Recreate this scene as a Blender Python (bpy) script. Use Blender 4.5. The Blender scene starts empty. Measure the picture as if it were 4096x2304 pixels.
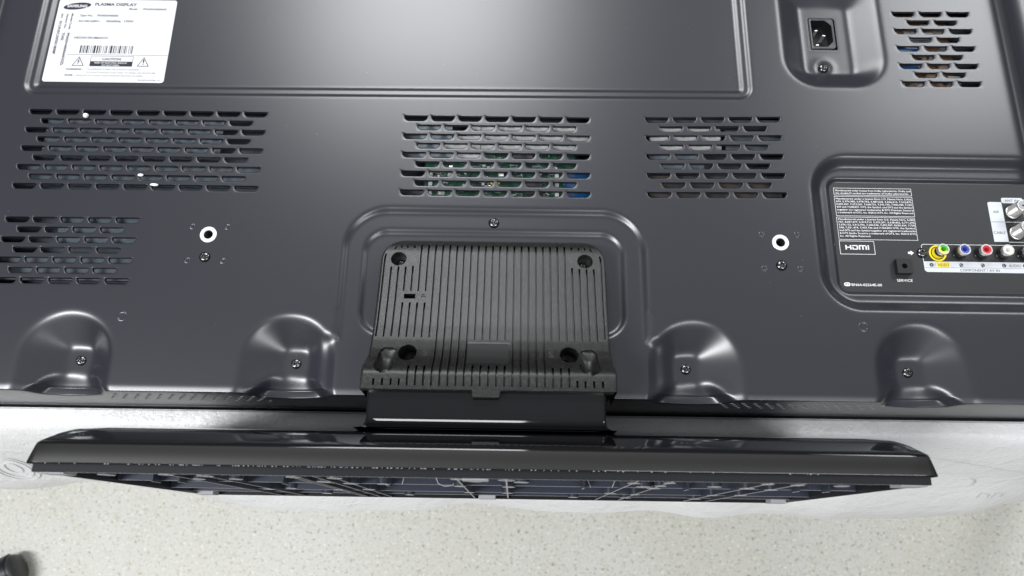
import bpy, bmesh, math, random
import numpy as np
from mathutils import Vector, Matrix
random.seed(7); rng = np.random.default_rng(7)
S = bpy.context.scene
COL = S.collection
MM = 0.001
PI = math.pi

# ------------------------------------------------------------------ camera
cd = bpy.data.cameras.new('camera'); cam = bpy.data.objects.new('camera', cd); COL.objects.link(cam)
cd.sensor_width = 36.0; cd.lens = 36.0 * 3101.4 / 4096.0
cd.clip_start = 0.01; cd.clip_end = 50
cd.dof.use_dof = True; cd.dof.focus_distance = 0.53; cd.dof.aperture_fstop = 11.0
cam.location = (0.0150, -0.1977, 0.5059)
cam.rotation_euler = (math.radians(17.72), math.radians(-0.05), math.radians(0.84))
S.camera = cam
# ------------------------------------------------------------------ world and lamps
W = bpy.data.worlds.new('World'); S.world = W; W.use_nodes = True
wn = W.node_tree.nodes['Background']; wn.inputs[0].default_value = (0.92, 0.96, 1.0, 1); wn.inputs[1].default_value = 0.36
_t = W.node_tree; _tc = _t.nodes.new('ShaderNodeTexCoord'); _sx = _t.nodes.new('ShaderNodeSeparateXYZ'); _mr = _t.nodes.new('ShaderNodeMapRange')
_mr.inputs[1].default_value = 0.35; _mr.inputs[2].default_value = 0.95; _mr.inputs[3].default_value = 0.10; _mr.inputs[4].default_value = 0.36; _mr.clamp = True
_t.links.new(_tc.outputs['Generated'], _sx.inputs[0]); _t.links.new(_sx.outputs['Z'], _mr.inputs[0]); _t.links.new(_mr.outputs[0], wn.inputs[1])
def lamp(name, loc, sx, sy, power, col=(0.96, 0.98, 1.0), aim=None):
    d = bpy.data.lights.new(name, 'AREA'); d.shape = 'RECTANGLE'; d.size = sx; d.size_y = sy
    d.energy = power; d.color = col
    o = bpy.data.objects.new(name, d); COL.objects.link(o); o.location = loc
    if aim: o.rotation_euler = (Vector(aim) - Vector(loc)).to_track_quat('-Z', 'Y').to_euler()
    return o
lamp('ceiling_lamp', (-0.36, 1.98, 2.0), 0.85, 1.3, 56)
lamp('ceiling_lamp', (1.80, 1.85, 2.0), 0.9, 1.1, 42)
lamp('ceiling_lamp', (-1.45, -0.75, 2.0), 1.3, 0.30, 76)
lamp('ceiling_lamp', (0.95, -0.95, 2.0), 1.3, 0.30, 22)
S.view_settings.view_transform = 'Standard'; S.view_settings.look = 'None'
S.view_settings.exposure = 0.0; S.view_settings.gamma = 1.0
S.view_settings.use_curve_mapping = False

# ------------------------------------------------------------------ materials
def mat(name, col, rough=0.5, metal=0.0, spec=0.5, noise=None, bump=None, coat=0.0, trans=0.0, mix=None):
    m = bpy.data.materials.new(name); m.use_nodes = True
    nt = m.node_tree; b = nt.nodes['Principled BSDF']
    b.inputs['Base Color'].default_value = (*col, 1); b.inputs['Roughness'].default_value = rough
    b.inputs['Metallic'].default_value = metal; b.inputs['Specular IOR Level'].default_value = spec
    b.inputs['Coat Weight'].default_value = coat; b.inputs['Coat Roughness'].default_value = 0.05
    b.inputs['Transmission Weight'].default_value = trans
    tc = nt.nodes.new('ShaderNodeTexCoord')
    if noise:   # (scale, second colour, low, high)
        n = nt.nodes.new('ShaderNodeTexNoise'); n.inputs['Scale'].default_value = noise[0]; n.inputs['Detail'].default_value = 4
        r = nt.nodes.new('ShaderNodeValToRGB'); r.color_ramp.elements[0].position = noise[2]; r.color_ramp.elements[1].position = noise[3]
        r.color_ramp.elements[0].color = (*col, 1); r.color_ramp.elements[1].color = (*noise[1], 1)
        nt.links.new(tc.outputs['Object'], n.inputs['Vector']); nt.links.new(n.outputs['Fac'], r.inputs['Fac'])
        nt.links.new(r.outputs['Color'], b.inputs['Base Color'])
    if bump:    # (scale, strength, distance)
        n = nt.nodes.new('ShaderNodeTexNoise'); n.inputs['Scale'].default_value = bump[0]; n.inputs['Detail'].default_value = bump[3] if len(bump) > 3 else 2
        u = nt.nodes.new('ShaderNodeBump'); u.inputs['Strength'].default_value = bump[1]; u.inputs['Distance'].default_value = bump[2]
        nt.links.new(tc.outputs['Object'], n.inputs['Vector']); nt.links.new(n.outputs['Fac'], u.inputs['Height'])
        nt.links.new(u.outputs['Normal'], b.inputs['Normal'])
    return m
M = {}
M['metal'] = mat('satin_black_painted_steel', (0.021, 0.0215, 0.028), 0.30, 0, 0.72, bump=(2600, 0.10, 0.00006))
M['panel'] = mat('black_connector_panel', (0.021, 0.021, 0.023), 0.5, 0, 0.5, bump=(2000, 0.12, 0.00006))
M['plastic'] = mat('textured_black_plastic', (0.006, 0.0058, 0.0056), 0.36, 0, 0.52, noise=(1500, (0.060, 0.058, 0.056), 0.52, 0.72), bump=(1500, 0.45, 0.0003, 2))  # random pale flecks in the colour imitate the sparkle of the grain
M['smooth_plastic'] = mat('smooth_dark_plastic', (0.016, 0.016, 0.016), 0.5, 0, 0.4, bump=(2200, 0.15, 0.0001))
M['gloss'] = mat('gloss_black_plastic', (0.007, 0.007, 0.008), 0.045, 0, 0.5)
M['semi'] = mat('semi_gloss_black_plastic', (0.013, 0.013, 0.015), 0.22, 0, 0.5)
M['under'] = mat('moulded_blue_black_plastic', (0.030, 0.035, 0.052), 0.25, 0, 0.6)
M['screw'] = mat('black_plated_steel', (0.13, 0.125, 0.13), 0.22, 1.0)
M['nickel'] = mat('nickel', (0.85, 0.82, 0.79), 0.34, 0.85)
M['zinc'] = mat('bright_zinc', (0.92, 0.92, 0.94), 0.45, 0.6)
M['dark'] = mat('dark_hole', (0.004, 0.004, 0.005), 0.6)
M['chassis'] = mat('blue_grey_chassis_steel', (0.10, 0.12, 0.14), 0.4, 0.4)
M['foil'] = mat('pale_metal_cover', (0.33, 0.34, 0.33), 0.45, 0.0)
M['green'] = mat('green_circuit_board', (0.007, 0.055, 0.028), 0.35, noise=(220, (0.004, 0.03, 0.017), 0.45, 0.6))
M['brown'] = mat('brown_circuit_board', (0.14, 0.065, 0.028), 0.4, noise=(150, (0.19, 0.10, 0.05), 0.45, 0.65))
M['blue'] = mat('blue_capacitor', (0.006, 0.045, 0.13), 0.3)
M['white'] = mat('white_print', (0.80, 0.80, 0.80), 0.5)
M['greyprint'] = mat('pale_grey_print', (0.60, 0.62, 0.65), 0.45)
M['sticker'] = mat('white_sticker_paper', (0.60, 0.60, 0.605), 0.5, 0, 0.3)
M['ink'] = mat('grey_violet_ink', (0.035, 0.032, 0.05), 0.6, 0, 0.15)
M['thinink'] = mat('faded_ink', (0.10, 0.097, 0.12), 0.6, 0, 0.15)
M['dkink'] = mat('dark_print', (0.03, 0.03, 0.035), 0.5)
M['yellow'] = mat('yellow_plastic', (0.85, 0.68, 0.02), 0.35)
M['jgreen'] = mat('green_plastic', (0.06, 0.42, 0.05), 0.35)
M['jblue'] = mat('blue_plastic', (0.05, 0.07, 0.35), 0.35)
M['jred'] = mat('red_plastic', (0.52, 0.03, 0.05), 0.35)
M['jwhite'] = mat('white_plastic', (0.85, 0.82, 0.76), 0.35)
M['rubber'] = mat('grey_rubber', (0.36, 0.36, 0.38), 0.7)
M['bead'] = mat('white_foam', (0.95, 0.95, 0.95), 0.6)
M['dim'] = mat('pressed_steel_mark', (0.06, 0.06, 0.068), 0.25, 0.0)

def floor_mat():
    m = bpy.data.materials.new('speckled_vinyl'); m.use_nodes = True; nt = m.node_tree; b = nt.nodes['Principled BSDF']
    b.inputs['Roughness'].default_value = 0.45
    tc = nt.nodes.new('ShaderNodeTexCoord')
    def layer(scale, lo, hi, detail=3, rough=0.6):
        n = nt.nodes.new('ShaderNodeTexNoise'); n.inputs['Scale'].default_value = scale; n.inputs['Detail'].default_value = detail; n.inputs['Roughness'].default_value = rough
        nt.links.new(tc.outputs['Object'], n.inputs['Vector'])
        r = nt.nodes.new('ShaderNodeMapRange'); r.inputs[1].default_value = lo; r.inputs[2].default_value = hi; r.clamp = True
        nt.links.new(n.outputs['Fac'], r.inputs[0]); return r.outputs[0]
    def mixc(f, a, c):
        x = nt.nodes.new('ShaderNodeMix'); x.data_type = 'RGBA'
        nt.links.new(f, x.inputs[0]); 
        if isinstance(a, tuple): x.inputs[6].default_value = (*a, 1)
        else: nt.links.new(a, x.inputs[6])
        x.inputs[7].default_value = (*c, 1); return x.outputs[2]
    c = mixc(layer(5, 0.35, 0.65, 2), (0.605, 0.592, 0.53), (0.645, 0.632, 0.59))
    c = mixc(layer(70, 0.54, 0.70, 3), c, (0.57, 0.55, 0.46))
    c = mixc(layer(165, 0.605, 0.69, 2), c, (0.28, 0.285, 0.24))
    c = mixc(layer(280, 0.60, 0.69, 2), c, (0.32, 0.325, 0.28))
    c = mixc(layer(210, 0.60, 0.72, 2, .5), c, (0.82, 0.80, 0.68))
    c = mixc(layer(150, 0.24, 0.30, 1), (0.80, 0.78, 0.66), (0, 0, 0)) if False else c
    nt.links.new(c, b.inputs['Base Color'])
    return m
def sheet_mat():
    m = bpy.data.materials.new('white_foam_sheet'); m.use_nodes = True; nt = m.node_tree; b = nt.nodes['Principled BSDF']
    b.inputs['Base Color'].default_value = (0.84, 0.835, 0.835, 1); b.inputs['Roughness'].default_value = 0.27
    b.inputs['Subsurface Weight'].default_value = 0.0
    b.inputs['Specular IOR Level'].default_value = 0.6
    tc = nt.nodes.new('ShaderNodeTexCoord'); prev = None
    for sc, st, dist in ((38, 0.35, 0.004), (210, 0.55, 0.0012), (750, 0.55, 0.0005)):
        n = nt.nodes.new('ShaderNodeTexNoise'); n.inputs['Scale'].default_value = sc; n.inputs['Detail'].default_value = 3
        n.inputs['Distortion'].default_value = 1.2
        u = nt.nodes.new('ShaderNodeBump'); u.inputs['Strength'].default_value = st; u.inputs['Distance'].default_value = dist
        nt.links.new(tc.outputs['Object'], n.inputs['Vector']); nt.links.new(n.outputs['Fac'], u.inputs['Height'])
        if prev: nt.links.new(prev, u.inputs['Normal'])
        prev = u.outputs['Normal']
    nt.links.new(prev, b.inputs['Normal'])
    return m
M['floor'] = floor_mat(); M['sheet'] = sheet_mat()
M['table'] = mat('table_laminate', (0.5, 0.5, 0.48), 0.5, noise=(9, (0.45, 0.45, 0.43), 0.4, 0.6))
M['shoe'] = mat('black_shoe_leather', (0.035, 0.038, 0.04), 0.42, bump=(300, 0.15, 0.0005))  # black plastic of the chair caster wheels
M['shoesole'] = mat('shoe_dark_trim', (0.012, 0.012, 0.015), 0.4)

# ------------------------------------------------------------------ helpers
def tag(o, label=None, cat=None, group=None, kind=None):
    if label: o['label'] = label
    if cat: o['category'] = cat
    if group: o['group'] = group
    if kind: o['kind'] = kind
    return o
def empty(name, loc=(0, 0, 0)):
    o = bpy.data.objects.new(name, None); COL.objects.link(o); o.location = [c * MM for c in loc]; o.empty_display_size = 0.02; return o
def place(name, me, parent=None, loc=(0, 0, 0), rot=None, kind=None, label=None):
    """loc in mm, in world axes (no parent is ever rotated)."""
    o = bpy.data.objects.new(name, me); COL.objects.link(o)
    w = Vector(loc) * MM
    if parent:
        o.parent = parent; p = Vector((0, 0, 0)); q = parent
        while q: p = p + q.location; q = q.parent
        w = w - p
    o.location = w
    if rot: o.rotation_euler = rot
    if kind: o['kind'] = kind
    if label: o['label'] = label
    return o
def mesh(name, V, F, m, smooth=False):
    me = bpy.data.meshes.new(name); me.from_pydata([(a * MM, b * MM, c * MM) for a, b, c in V], [], F)
    for mm_ in (m if isinstance(m, (list, tuple)) else [m]): me.materials.append(mm_)
    me.validate()
    if smooth: me.shade_smooth()
    return me
def npmesh(name, V, Q, m, smooth=True):
    """V (n,3) mm, Q (k,4) quads."""
    me = bpy.data.meshes.new(name); me.vertices.add(len(V)); me.vertices.foreach_set('co', (np.asarray(V) * MM).astype(np.float32).ravel())
    Q = np.asarray(Q, dtype=np.int32); me.loops.add(Q.size); me.loops.foreach_set('vertex_index', Q.ravel())
    me.polygons.add(len(Q)); me.polygons.foreach_set('loop_start', np.arange(0, Q.size, 4, dtype=np.int32)); me.polygons.foreach_set('loop_total', np.full(len(Q), 4, dtype=np.int32))
    me.materials.append(m); me.update(calc_edges=True)
    if smooth: me.shade_smooth()
    return me
class G:
    """collects geometry for one mesh (mm)."""
    def __init__(s): s.V = []; s.F = []; s.mi = []
    def add(s, V, F, mi=0):
        n = len(s.V); s.V += [tuple(v) for v in V]; s.F += [tuple(i + n for i in f) for f in F]; s.mi += [mi] * len(F)
    def box(s, x0, x1, y0, y1, z0, z1, mi=0, b=0.0):
        if b <= 0:
            s.add([(x, y, z) for z in (z0, z1) for y in (y0, y1) for x in (x0, x1)],
                  [(0, 2, 3, 1), (4, 5, 7, 6), (0, 1, 5, 4), (2, 6, 7, 3), (0, 4, 6, 2), (1, 3, 7, 5)], mi)
        else:
            s.prism(rrect(x0, x1, y0, y1, b, 2), z0, z1, mi, b)
    def prism(s, poly, z0, z1, mi=0, bev=0.0):
        n = len(poly); rings = []
        cx = sum(p[0] for p in poly) / n; cy = sum(p[1] for p in poly) / n
        if bev > 0:
            ins = inset(poly, bev)
            rings = [(poly, z0), (poly, z1 - bev), (ins, z1)]
        else: rings = [(poly, z0), (poly, z1)]
        V = [(x, y, z) for pl, z in rings for x, y in pl]
        F = []
        for k in range(len(rings) - 1):
            for i in range(n):
                j = (i + 1) % n; F.append((k * n + i, k * n + j, (k + 1) * n + j, (k + 1) * n + i))
        F.append(tuple(range((len(rings) - 1) * n, len(rings) * n))); F.append(tuple(reversed(range(n))))
        s.add(V, F, mi)
    def lathe(s, prof, n=24, c=(0, 0), mi=0, closed=False):
        V = []; F = []
        for r, z in prof:
            for i in range(n):
                a = 2 * PI * i / n; V.append((c[0] + r * math.cos(a), c[1] + r * math.sin(a), z))
        m_ = len(prof)
        for k in range(m_ - 1 + (1 if closed else 0)):
            for i in range(n):
                j = (i + 1) % n; k2 = (k + 1) % m_
                F.append((k * n + i, k * n + j, k2 * n + j, k2 * n + i))
        s.add(V, F, mi)
    def tube(s, pts, r, n=6, mi=0):
        pts = [Vector(p) for p in pts]; V = []; F = []
        for k, p in enumerate(pts):
            d = (pts[min(k + 1, len(pts) - 1)] - pts[max(k - 1, 0)]).normalized()
            u = d.cross(Vector((0, 0, 1)));
            if u.length < 1e-4: u = Vector((1, 0, 0))
            u.normalize(); w = d.cross(u)
            for i in range(n):
                a = 2 * PI * i / n; V.append(tuple(p + u * r * math.cos(a) + w * r * math.sin(a)))
        for k in range(len(pts) - 1):
            for i in range(n):
                j = (i + 1) % n; F.append((k * n + i, k * n + j, (k + 1) * n + j, (k + 1) * n + i))
        F.append(tuple(range(n))); F.append(tuple(range((len(pts) - 1) * n, len(pts) * n)))
        s.add(V, F, mi)
    def flat(s, poly, z, mi=0): s.add([(x, y, z) for x, y in poly], [tuple(range(len(poly)))], mi)
    def frame(s, outer, inner, z, mi=0):
        n = len(outer); s.add([(x, y, z) for x, y in outer] + [(x, y, z) for x, y in inner], [(i, (i + 1) % n, n + (i + 1) % n, n + i) for i in range(n)], mi)
    def mesh(s, name, m, smooth=False):
        me = mesh(name, s.V, s.F, m, smooth)
        if isinstance(m, (list, tuple)) and len(me.polygons) == len(s.mi): me.polygons.foreach_set('material_index', s.mi)
        return me
def auto(o, ang=35, rec=True):
    me = o.data; bm = bmesh.new(); bm.from_mesh(me); bmesh.ops.remove_doubles(bm, verts=bm.verts, dist=1e-6); (bmesh.ops.recalc_face_normals(bm, faces=bm.faces) if rec else None)
    for f in bm.faces: f.smooth = True
    for e in bm.edges:
        if len(e.link_faces) == 2 and e.calc_face_angle(0) > math.radians(ang): e.smooth = False
    bm.to_mesh(me); bm.free(); return o
class Sep:
    """like G, but every printed piece becomes a part of its own."""
    def __init__(s, parent, mats): s.p = parent; s.m = mats if isinstance(mats, (list, tuple)) else [mats]; s.name = 'printed_line'
    def add(s, V, F, mi=0): place(s.name, mesh(s.name, [tuple(v) for v in V], [tuple(f) for f in F], s.m[mi]), s.p)
    flat = G.flat; frame = G.frame; prism = G.prism; box = G.box
def rrect(x0, x1, y0, y1, r, n=6):
    out = []
    for cx, cy, a0 in ((x1 - r, y1 - r, 0), (x0 + r, y1 - r, 90), (x0 + r, y0 + r, 180), (x1 - r, y0 + r, 270)):
        for k in range(n + 1):
            a = math.radians(a0 + 90 * k / n); out.append((cx + r * math.cos(a), cy + r * math.sin(a)))
    return out
def circ(cx, cy, r, n=24, ry=None): return [(cx + r * math.cos(2 * PI * i / n), cy + (ry or r) * math.sin(2 * PI * i / n)) for i in range(n)]
def inset(poly, d):
    n = len(poly); out = []
    for i in range(n):
        a = Vector(poly[i - 1]); b = Vector(poly[i]); c = Vector(poly[(i + 1) % n])
        e1 = (b - a); e2 = (c - b)
        if e1.length < 1e-7: e1 = e2
        if e2.length < 1e-7: e2 = e1
        n1 = Vector((-e1.y, e1.x)).normalized(); n2 = Vector((-e2.y, e2.x)).normalized()
        m_ = (n1 + n2); m_ = m_.normalized() if m_.length > 1e-6 else n1
        k = max(0.5, m_.dot(n1)); out.append(tuple(b + m_ * d / k))
    return out
def text_geo(txt, g, x0, x1, y0, h=None, z=0, mi=0, bold=0.0, rot=0, shear=0, line=1.0, align='LEFT'):
    """Adds built-in-font lettering to g: from x0 to x1 on base line y0, cap height h (mm). rot=-90 runs downwards from (x0,y0), x1=length."""
    c = bpy.data.curves.new('t', 'FONT'); c.body = txt; c.resolution_u = 2; c.offset = bold; c.shear = shear; c.space_line = line
    o = bpy.data.objects.new('t', c); me = bpy.data.meshes.new_from_object(o)
    n = len(me.vertices); a = np.empty(n * 3); me.vertices.foreach_get('co', a); a = a.reshape(-1, 3)
    F = [tuple(p.vertices) for p in me.polygons]
    bpy.data.objects.remove(o); bpy.data.curves.remove(c); bpy.data.meshes.remove(me)
    if not n: return
    if isinstance(g, Sep): g.name = 'lettering'
    mx = a[:, 0].min(); wx = np.ptp(a[:, 0]) or 1.0
    L = (x1 - x0) if rot == 0 else x1
    sx = L / wx; sy = (h / 0.73) if h else sx
    X = (a[:, 0] - mx) * sx; Y = a[:, 1] * sy
    if rot == 0: V = np.stack([X + x0, Y + y0, np.full(n, z)], 1)
    else: V = np.stack([x0 + Y, y0 - X, np.full(n, z)], 1)
    g.add(V.tolist(), F, mi)
    if isinstance(g, Sep): g.name = 'printed_line'

# ------------------------------------------------------------------ the television: one thing, laid face down
tv = tag(empty('television'), 'black television lying face down, its vented metal back and plastic stand towards the camera', 'television')

def sd_rr(X, Y, x0, x1, y0, y1, r):
    cx, cy = (x0 + x1) / 2, (y0 + y1) / 2; qx = np.abs(X - cx) - (x1 - x0) / 2 + r; qy = np.abs(Y - cy) - (y1 - y0) / 2 + r
    return -(np.minimum(np.maximum(qx, qy), 0) + np.hypot(np.maximum(qx, 0), np.maximum(qy, 0)) - r)      # positive inside
def sp(x, r): return r * np.logaddexp(0, x / r)
def ramp(d, w, r=0.5): return (sp(d, r) - sp(d - w, r)) / w
def smin(a, b, k): return -k * np.logaddexp(-a / k, -b / k)
SC = [(-284.8, -279.6), (-136.0, -133.0), (136.0, 131.8), (286.8, 282.2)]       # scoop centre, pad centre
def height(X, Y):
    H = np.zeros_like(X)
    Yt = Y - (X + 340) * 0.0065
    d = sd_rr(X, Yt, -353.5, 189.8, 110.5, 700, 10)
    H -= 1.4 * ramp(d, 1.8, 0.45) + 1.3 * ramp(d - 6.0, 2.0, 0.5)
    # power inlet pocket
    do = sd_rr(X, Y, 216.5, 292.5, 126, 330, 26); di = sd_rr(X, Y, 234.5, 272.5, 141.5, 203, 3)
    t = np.clip(do, 0, None) / (np.clip(do, 0, None) + np.clip(-di, 0, None) + 1e-6)
    H -= 10 * t
    H += -1.6 * ramp(4.6 - np.hypot(X - 249.6, Y - 147.8), 1.4, 0.3) * 0.6 + 0.9 * np.exp(-((np.hypot(X - 249.6, Y - 147.8) - 7.0) / 1.1) ** 2)
    # connector pocket
    d = sd_rr(X, Y, 226.3, 470, -48.2, 68.2, 27); H -= 6.0 * ramp(d, 7.0, 0.7)
    d = sd_rr(X, Y, 239.8, 462, -34.6, 52.8, 8); H -= 2.6 * ramp(d, 1.6, 0.3)
    # stand pocket
    d = np.maximum(sd_rr(X, Y, -105.3, 106, -200, 22.6, 31), sd_rr(X, Y, -114, 114.5, -200, -70.5, 3.5)); H -= 2.6 * ramp(d, 3.2, 0.55)
    d = sd_rr(X, Y, -91.5, 91.2, -70, 6.8, 17); H -= 2.0 * ramp(d, 2.6, 0.5)
    # scoops for the lower screws
    for cx, px in SC:
        qd = 31.0 - np.hypot(X - cx, np.clip(Y + 88.5, 0, None))
        flare = np.exp(-np.clip(Y + 113, 0, None) / 4.0) * 3.0
        do = qd + flare; di = sd_rr(X, Y, px - 8.6, px + 8.6, -97.2, -79.2, 3.5)
        a = np.clip(do, 0, None); t = a / (a + np.clip(-di, 0, None) + 1e-6)
        D = 12.5 * t
        low = np.clip(-97.5 - Y, 0, None) * np.clip((13.5 + np.clip(-97.5 - Y, 0, None) * 0.9 - np.abs(X - px + (px - cx) * 0.4)) / 4.0, 0, 1)
        D = np.where(do > 0, D + 0.75 * np.minimum(low, 9), 0)
        H -= D
    return H
def wall(X, Y):
    w = 1.0 + (Y + 112.2) * 0 ; z = 26.0 * (Y + 110.9)
    return np.where(Y > -110.9, z, (Y + 110.9) * 21.0)
xs = np.concatenate([np.linspace(-500, -404, 9), np.arange(-397, 401.1, 0.9), np.linspace(406, 500, 9)])
ys = np.concatenate([np.arange(-113.2, -106.1, 0.2), np.arange(-105.8, 212, 0.9), np.linspace(215, 470, 20)])
X, Y = np.meshgrid(xs, ys)
H = height(X, Y)
def blur(A, k):
    w = np.exp(-np.arange(-8, 9) ** 2 / (2 * k * k)); w /= w.sum()
    for ax in (0, 1):
        P = np.pad(A, [(8, 8) if a == ax else (0, 0) for a in (0, 1)], mode='edge'); A = sum(w[i] * np.take(P, range(i, i + A.shape[ax]), axis=ax) for i in range(17))
    return A
HS = blur(H, 2.3); HM = blur(H, 0.6)
edge = np.clip((X - 212) / 3, 0, 1) * np.clip((299 - X) / 3, 0, 1) * np.clip((Y - 120) / 3, 0, 1)
edge = np.maximum(edge, np.clip((-50 - Y) / 3, 0, 1) * np.clip((np.abs(X) - 103) / 3, 0, 1))
H = HS * edge + HM * (1 - edge)
H -= sp(X - 386, 2.5) * 1.1 + sp(-386 - X, 2.5) * 1.1
H = np.maximum(H, -50 + 0 * H)
H -= 0.20 * sp(-107.2 - Y, 0.7)
H = smin(H, wall(X, Y), 1.9)
H = np.maximum(H, -46)
def hz(x, y):
    i = int(np.argmin(np.abs(xs - x))); j = int(np.argmin(np.abs(ys - y))); return float(H[j, i])
# vent groups: corner slots (left edge top, right edge top) measured in mm: TL, TR, BL, BR, columns, rows
VG = [('A', (-345.4, 97.7), (-169.5, 97.7), (-345.4, 37.7), (-169.5, 37.9), 9, 9),
      ('B', (-345.0, 11.7), (-250.1, 12.2), (-344.7, -33.4), (-250.1, -33.0), 5, 7),
      ('C', (-68.2, 96.5), (68.2, 96.7), (-67.9, 36.8), (67.9, 36.8), 7, 9),
      ('D', (109.2, 97.5), (208.8, 99.5), (108.6, 37.3), (208.2, 38.6), 5, 9),
      ('E', (303.4, 192.6), (362.8, 193.2), (303.0, 130.9), (361.9, 131.5), 3, 9)]
drop = np.zeros((len(ys) - 1, len(xs) - 1), bool)
xc0, xc1 = xs[:-1], xs[1:]; yc0, yc1 = ys[:-1], ys[1:]
def dropbox(x0, x1, y0, y1):
    drop[np.ix_((yc0 > y0) & (yc1 < y1), (xc0 > x0) & (xc1 < x1))] = True
SLW, SLH = 16.4, 3.9
def slot_poly():
    out = []
    w, h = SLW / 2, SLH / 2
    for (cx, cy, r, ry, a0, n) in ((w - 0.4, h - 0.4, 0.4, .4, 0, 2), (-w + 0.4, h - 0.4, 0.4, .4, 90, 2), (-w + 3.0, -h + 3.3, 3.0, 3.3, 180, 7), (w - 3.0, -h + 3.3, 3.0, 3.3, 270, 7)):
        for k in range(n + 1):
            a = math.radians(a0 + 90 * k / n); out.append((cx + r * math.cos(a), cy + ry * math.sin(a)))
    return out
def vent_group(tl, tr, bl, br, nc, nr):
    TL, TR, BL, BR = [np.array(p) + np.array((.35 * s_, -.1)) for p, s_ in ((tl, 1), (tr, -1), (bl, 1), (br, -1))]
    Wd = np.linalg.norm(TR - TL); pitch = (Wd - SLW) / (nc - 1); Hh = np.linalg.norm(BL - TL); rp = Hh / (nr - 1)
    def mp(u, v):   # u mm from left slot edge, v mm down from top row's top edge
        a, b = u / Wd, v / Hh; p = TL * (1 - a) * (1 - b) + TR * a * (1 - b) + BL * (1 - a) * b + BR * a * b; return p
    g = G(); V = g.V; F = g.F; Z0 = 0.03
    def quad(u0, u1, v0, v1):
        n = len(V)
        for u, v in ((u0, v1), (u1, v1), (u1, v0), (u0, v0)): p = mp(u, v); V.append((p[0], p[1], Z0))
        F.append((n, n + 1, n + 2, n + 3))
    base = slot_poly(); ph, pw = rp / 2, pitch / 2
    # contour samples + the four cell corners, ordered by angle
    ang = [math.atan2(y, x) for x, y in base]
    P = list(zip(ang, base))
    dense = []
    for i in range(len(base)):
        a, b = base[i], base[(i + 1) % len(base)]
        for k in range(12): dense.append((a[0] + (b[0] - a[0]) * k / 12, a[1] + (b[1] - a[1]) * k / 12))
    for sx in (-1, 1):
        for sy in (-1, 1):
            A = math.atan2(sy * ph, sx * pw); q = min(dense, key=lambda p: abs(math.atan2(p[1], p[0]) - A)); P.append((A, q))
    P.sort(); n = len(P)
    def rim(p):   # outer contour of the rolled lip
        x, y = p; k = 1.0 if y < SLH / 2 - 1.2 else 0.25
        dx = x / (SLW / 2); return (x + (0.95 * np.sign(x) * abs(dx) ** 6), y + (-1.2 if y < -0.3 else (0.12 if y > SLH / 2 - 0.7 else 0)) * (1 if y > 0 else max(0.25, min(1, -y / (SLH / 2) * 1.0))))
    outr, c1, c1b, c2, c3, c4 = [], [], [], [], [], []
    for A, p in P:
        ca, sa = math.cos(A), math.sin(A); t = min(pw / max(abs(ca), 1e-9), ph / max(abs(sa), 1e-9)); outr.append((ca * t, sa * t))
        r_ = rim(p); L = lambda t_: (r_[0] * (1 - t_) + p[0] * t_, r_[1] * (1 - t_) + p[1] * t_)
        c1.append(r_); c1b.append(L(.35)); c2.append(L(.7)); c3.append(p); c4.append((p[0] * 0.985, p[1] * 0.94))
    for j in range(nr):
        odd = j % 2; n_c = nc - odd; v = j * rp + SLH / 2; v0, v1 = v - ph, v + ph
        ustart = SLW / 2 + odd * pitch / 2
        u0 = -(pitch - SLW) / 2
        if odd: quad(u0, u0 + pitch / 2, v0, v1); quad(u0 + pitch / 2 + n_c * pitch, u0 + nc * pitch, v0, v1)
        for i in range(n_c):
            uc = ustart + i * pitch; k0 = len(V)
            for ring, z in ((outr, Z0), (c1, Z0), (c1b, -0.04), (c2, -0.30), (c3, -0.95), (c4, -2.0)):
                for x, y in ring:
                    p = mp(uc + x, v - y); V.append((p[0], p[1], z))
            for r in range(5):
                for q in range(n):
                    q2 = (q + 1) % n; F.append((k0 + r * n + q, k0 + r * n + q2, k0 + (r + 1) * n + q2, k0 + (r + 1) * n + q))
    ua, ub = -(pitch - SLW) / 2, Wd + (pitch - SLW) / 2; va, vb = SLH / 2 - ph, Hh + SLH / 2 + ph; B = 2.2
    quad(ua - B, ub + B, va - B, va); quad(ua - B, ub + B, vb, vb + B); quad(ua - B, ua, va, vb); quad(ub, ub + B, va, vb)
    cs = [mp(u, v) for u in (ua, ub) for v in (va, vb)]
    x0 = max(cs[0][0], cs[1][0]); x1 = min(cs[2][0], cs[3][0]); y1 = min(cs[0][1], cs[2][1]); y0 = max(cs[1][1], cs[3][1])
    dropbox(x0 - 0.9, x1 + 0.9, y0 - 0.9, y1 + 0.9)
    return g
for nm, tl, tr, bl, br, nc, nr in VG:
    g = vent_group(tl, tr, bl, br, nc, nr)
    o = place('vent_grille', g.mesh('vent_grille', M['metal'], True), tv, label={'A': 'wide vent grille of nine rows, upper left', 'B': 'vent grille of seven rows, lower left', 'C': 'vent grille over the green circuit board', 'D': 'five column vent grille', 'E': 'small vent grille over the brown circuit board'}[nm])
    auto(o, 40, False)
# openings for the inlet socket, threaded inserts
dropbox(241.2, 262.9, 163.6, 193.2)
for sx in (-1, 1): dropbox(sx * 200 - 3.6, sx * 200 + 3.6, -3.6, 3.6)
nx = len(xs); idx = np.arange(len(ys) * nx).reshape(len(ys), nx)
Q = np.stack([idx[:-1, :-1], idx[:-1, 1:], idx[1:, 1:], idx[1:, :-1]], -1)[~drop]
V = np.stack([X, Y, H], -1).reshape(-1, 3)
place('back_cover', npmesh('back_cover', V, Q, M['metal']), tv)
# front bezel under the back cover, its lower lip shows as a thin glossy strip
g = G(); g.prism(rrect(-503, 503, -115.2, 545, 6, 4), -57, -46.6, 0, 1.6)
auto(place('front_bezel', g.mesh('front_bezel', M['gloss']), tv))

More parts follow.
